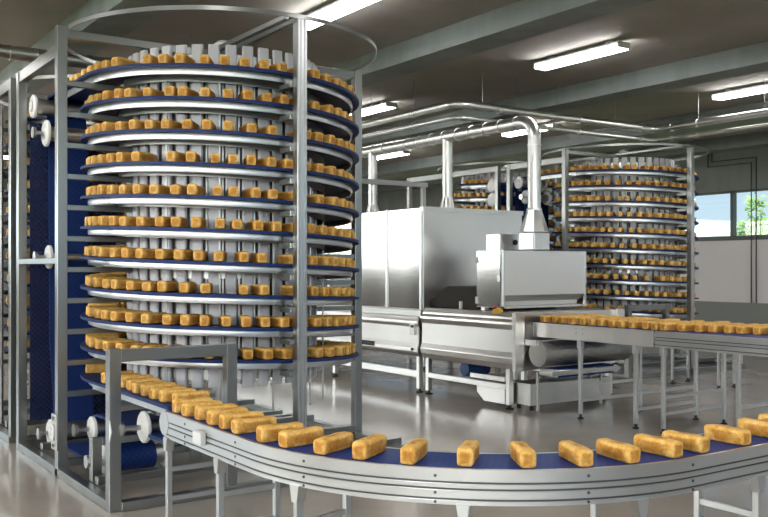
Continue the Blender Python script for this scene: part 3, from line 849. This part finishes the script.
for z in (.56, .60):
    MB().tube([(FX0+.03, 4.667, z), (FX0+.03, 4.684, z)], .008, 10).build('rail', 'steel', rb, smooth=True)
    MB().tube([(FX1-.03, 4.667, z), (FX1-.03, 4.684, z)], .008, 10).build('rail', 'steel', rb, smooth=True)
for k in range(1):
    MB().tube([(FX0+.03, 4.676, .60), (FX1-.03, 4.676, .60)], .0075, 12).build('roller', 'steel', rb, smooth=True)

# ------------------------------------------------------------------ pipes under the ceiling
def bend_path(pts, r, n=7):
    out = [Vector(pts[0])]
    for i in range(1, len(pts)-1):
        p = Vector(pts[i]); a = (Vector(pts[i-1])-p).normalized(); b = (Vector(pts[i+1])-p).normalized()
        c = p + (a+b)*r
        for k in range(n+1):
            t = PI/2*k/n
            out.append(c - b*r*math.cos(t) - a*r*math.sin(t))
    out.append(Vector(pts[-1]))
    return out
PX0, PY, PX1 = 4.90, 6.02, 7.49
for name, lab, z, r, dx in (('ceiling_pipe', 'thick silver pipe with two bends hanging below the ceiling beams', 2.40, .034, 0), ('ceiling_pipe', 'thin silver pipe hanging right under the thick ceiling pipe', 2.285, .020, 0)):
    t = thing(name, lab, 'pipe', (PX0, PY, z))
    MB().tube(bend_path([(PX0, 16.9, z), (PX0, PY, z), (PX1, PY, z), (PX1, -3.0, z)], .10), r, 20).build('pipe_run', 'duct', t, smooth=True)
    for (c, ax) in (((PX0, PY+.6, z), (0, 1, 0)), ((PX0+.5, PY, z), (1, 0, 0)), ((PX0+1.5, PY, z), (1, 0, 0)), ((PX1, PY-.5, z), (0, 1, 0)), ((PX1, PY-1.4, z), (0, 1, 0)), ((PX1-.2, PY, z), (1, 0, 0)), ((PX1, PY-.2, z), (0, 1, 0))):
        MB().lathe(c, ax, [(r, -.02), (r+.006, -.018), (r+.006, .018), (r, .02)], 20).build('coupling', 'duct', t, smooth=True)
    if r > .03:
        for y in (3.2, 4.0, 4.8, 5.5):
            MB().tube([(PX1, y, z+r), (PX1, y, ZC)], .003, 6).build('hanger_wire', 'wire', t)
        for y in (6.6, 7.3, 8.0, 8.7):
            MB().tube([(PX0, y, z+r), (PX0, y, ZC)], .003, 6).build('hanger_wire', 'wire', t)
        for x in (5.2, 5.6, 6.1, 6.9):
            MB().tube([(x, PY, z+r), (x, PY, ZC)], .003, 6).build('hanger_wire', 'wire', t)
t = thing('air_duct', 'ribbed round air duct under the ceiling at the upper left edge', 'duct', (0, 6.24, 2.40))
MB().tube([(-3.9, 6.24, 2.40), (3.4, 6.24, 2.40)], .047, 24).build('duct_run', 'steel', t, smooth=True)
for k in range(40):
    MB().lathe((-3.4+k*.17, 6.24, 2.40), (1, 0, 0), [(.047, -.004), (.053, -.002), (.053, .002), (.047, .004)], 24).build('rib', 'steel', t, smooth=True)
for x in (-2.5, -.2, 2.6): MB().tube([(x, 6.24, 2.44), (x, 6.24, ZC)], .004, 6).build('hanger_wire', 'wire', t)

# conduits on the window wall
for k, (ya, yb, zh, lab) in enumerate(((7.56, 6.90, 2.425, 'outer dark cable conduit with two bends on the window wall'), (7.62, 6.97, 2.36, 'inner dark cable conduit with two bends on the window wall'))):
    o = MB().tube([(X1-.016, ya, ZB), (X1-.016, ya, zh), (X1-.016, yb, zh), (X1-.016, yb, BZ)], .0085, 8).build('cable_conduit', 'conduit', origin=(X1-.016, yb, BZ), smooth=True)
    tag(o, lab, 'conduit', 'wall conduits')

# ------------------------------------------------------------------ loaves in place
# on the curved front conveyor
names = ['first', 'second', 'third', 'fourth', 'fifth', 'sixth', 'seventh', 'eighth', 'ninth', 'tenth', 'eleventh', 'twelfth', 'thirteenth', 'fourteenth', 'fifteenth', 'sixteenth', 'seventeenth', 'eighteenth', 'nineteenth', 'twentieth', 'twenty-first', 'twenty-second', 'twenty-third', 'twenty-fourth', 'twenty-fifth', 'twenty-sixth', 'twenty-seventh', 'twenty-eighth', 'twenty-ninth', 'thirtieth']
#LOAFS
front_s = [0.06, 0.158, 0.266, 0.38, 0.482, 0.582, 0.768, 0.886, 1.038, 1.18, 1.336, 1.506, 1.672, 1.84, 1.99, 2.158, 2.288, 2.49, 2.672, 2.8]
for k, s in enumerate(front_s):
    x, y, a = at_s(s, .091+random.uniform(-.006, .010))
    add_loaf(x, y, ZE, a+random.uniform(-.10, .10), 'golden loaf, %s from the tower along the curved front conveyor' % names[k], 'loaves on the curved front conveyor')
# on the outfeed belt of the near tower
for k in range(9):
    y = 3.44+.108*k
    add_loaf(CX-.627+random.uniform(-.01, .01), y, ZE, PI+random.uniform(-.08, .08), 'golden loaf on the straight belt leaving the near tower, %s behind the steel gate' % names[k], 'loaves on the outfeed belt')
# on the straight conveyor: front row one by one, the rows behind in the mass
for k in range(26):
    y = 4.615-.086*k+random.uniform(-.010, .010)
    xc = 4.625 + max(0, 3.6-y)*.32 + random.uniform(-.010, .010)
    add_loaf(min(xc, 5.02), y, ZS, random.uniform(-.1, .1), 'loaf in the front row on the straight conveyor, %s from the oven hood' % names[k], 'loaves on the straight conveyor')
    for q in (1, 2):
        if xc+.165*q < 5.03 and random.random() < .8: rest_loaf(xc+.165*q, y+random.uniform(-.012, .012), ZS, random.uniform(-.1, .1))
# in the towers
STEP = .137
tiers = {}
def tower_loaves(d, first, single):
    n = int(TURNS*2*PI/STEP)
    for i in range(n):
        t = (i*STEP+random.uniform(-.016, .016)+.05)/(2*PI)
        if t > TURNS-.03 or random.random() < .03: continue
        a = PI+2*PI*t
        r = RO-.026-LL/2+random.uniform(-.008, .006)
        x, y, z = CX+d[0]+r*math.cos(a), CY+d[1]+r*math.sin(a), hz(t)-PITCH*.0
        rot = a+random.uniform(-.12, .12)
        # tilt of the belt is about two degrees: rest the loaf on it
        if single(t, a): tiers.setdefault((first, int(t+.001)), []).append((x, y, z+.0012, rot))
        else: rest_loaf(x, y, z+.0012, rot)
tower_loaves((0, 0), 0, lambda t, a: (t % 1) < .455)
tower_loaves(D3, 3, lambda t, a: t < 2 and (t % 1) < .42)
tower_loaves(D2, 2, lambda t, a: False)
tower_loaves(D4, 4, lambda t, a: False)
for (tw_, k), L in sorted(tiers.items()):
    for q, (x, y, z, rot) in enumerate(L):
        wh = 'near' if tw_ == 0 else 'farther'
        add_loaf(x, y, z, rot, 'loaf on belt tier %d from the top of the %s tower, %s from left' % (k+1, wh, names[q]), 'loaves on the %s spiral tower' % wh)
# straight infeeds at the tower tops
for d in ((0, 0), D3):
    for k in range(6):
        rest_loaf(CX-.627+d[0], CY+.06+.105*k+d[1], hz(0), PI+random.uniform(-.1, .1))
    if d != (0, 0):
        for k in range(8): rest_loaf(CX-.627+d[0], 3.68+.10*k+d[1], ZE, PI+random.uniform(-.1, .1))
for k in range(20):
    x, y, a = at_s(.04+.1*k, .105)
    rest_loaf(x+D3[0], y+D3[1], ZE, a+random.uniform(-.1, .1))
o = REST.build('bread_loaves', 'bread')
o.data.polygons.foreach_set('use_smooth', [True]*len(o.data.polygons))
o['kind'] = 'stuff'; tag(o, 'remaining golden loaves farther back on the tower tiers and conveyors', 'bread')
for k in range(8):
    if not loaf_used[k]: bpy.data.objects.remove(loaf_src[k])
print('single loaves', loaf_n)

# ------------------------------------------------------------------ trees outside the windows
def tree(x, y, h, r, lab, seed):
    rr = random.Random(seed)
    t = thing('tree', lab, 'tree', (x, y, -.105), 'trees outside')
    MB().tube([(x, y, -.105), (x+.03, y, h*.4), (x, y+.03, h*.75)], [.05, .04, .02], 8).build('trunk', 'bark', t, smooth=True)
    mb = MB()
    cl = [(rr.gauss(0, r*.45), rr.gauss(0, r*.45), h*.72+rr.gauss(0, h*.13)) for _ in range(16)]
    for _ in range(1500):
        c = rr.choice(cl)
        p = Vector((x+c[0]+rr.gauss(0, r*.2), y+c[1]+rr.gauss(0, r*.2), c[2]+rr.gauss(0, r*.2)))
        a = Vector((rr.uniform(-1, 1), rr.uniform(-1, 1), rr.uniform(-1, 1))).normalized()*.05
        b = a.orthogonal().normalized()*.03
        mb.add([p-a, p+b, p+a, p-b], [(0, 1, 2, 3)])
    mb.build('foliage', 'leaf', t)
tree(14.2, 9.3, 2.05, .42, 'leafy green tree seen through the right hand window pane', 1)
tree(15.5, 11.4, 1.70, .42, 'pale green tree seen low through the left window pane beside the far tower', 2)
tree(13.5, 13.3, 2.0, .5, 'green tree seen through the window between duct and far tower', 3)

# ------------------------------------------------------------------ world, camera
SKY0, SKY1 = 1.35, 11.0
w = bpy.data.worlds.new('sky'); scn.world = w; w.use_nodes = True
nt = w.node_tree
for n_ in list(nt.nodes): nt.nodes.remove(n_)
out = nt.nodes.new('ShaderNodeOutputWorld'); bg = nt.nodes.new('ShaderNodeBackground')
tc = nt.nodes.new('ShaderNodeTexCoord'); sx = nt.nodes.new('ShaderNodeSeparateXYZ')
nt.links.new(tc.outputs['Generated'], sx.inputs[0])
c = ramp(nt, sx.outputs['Z'], [(.0, (.60, .70, .76)), (.10, (.44, .60, .74)), (.5, (.22, .42, .75))])
mr = nt.nodes.new('ShaderNodeMapRange')      # the sun-side half of the sky is much brighter
mr.inputs['From Min'].default_value = 0; mr.inputs['From Max'].default_value = 1
mr.inputs['To Min'].default_value = SKY0; mr.inputs['To Max'].default_value = SKY1
dt = nt.nodes.new('ShaderNodeVectorMath'); dt.operation = 'DOT_PRODUCT'; dt.inputs[1].default_value = (-.95, -.12, .28)
nt.links.new(tc.outputs['Generated'], dt.inputs[0])
sm = nt.nodes.new('ShaderNodeMapRange'); sm.inputs['From Min'].default_value = -.1; sm.inputs['From Max'].default_value = .65
nt.links.new(dt.outputs['Value'], sm.inputs['Value'])
nt.links.new(sm.outputs['Result'], mr.inputs['Value']); nt.links.new(mr.outputs['Result'], bg.inputs['Strength'])
mx = nt.nodes.new('ShaderNodeMix'); mx.data_type = 'RGBA'
nt.links.new(sm.outputs['Result'], mx.inputs['Factor']); nt.links.new(c, mx.inputs['A']); mx.inputs['B'].default_value = (1, .955, .90, 1)
nt.links.new(mx.outputs['Result'], bg.inputs['Color'])
nt.links.new(bg.outputs[0], out.inputs['Surface'])

cam = bpy.data.cameras.new('camera'); co = bpy.data.objects.new('camera', cam); COL.objects.link(co)
F = 910.0
cam.sensor_fit = 'HORIZONTAL'; cam.sensor_width = 36.0; cam.lens = 36.0*F/768
cam.shift_y = 9.5/768
co.location = (0, 0, 1.0*S)
psi = math.atan2(629, 910)           # world +y lies this far to the left of the view axis
co.rotation_euler = (PI/2, 0, -psi)
cam.clip_end = 500
scn.camera = co
scn.view_settings.view_transform = 'Standard'; scn.view_settings.look = 'None'
scn.cycles.caustics_reflective = False; scn.cycles.caustics_refractive = False
scn.cycles.sample_clamp_indirect = 6.0
scn.view_settings.exposure = 0.13; scn.view_settings.gamma = 1.0
try: scn.view_settings.use_curve_mapping = False
except Exception: pass
for o in bpy.data.objects:
    if 'o_' in o: del o['o_']
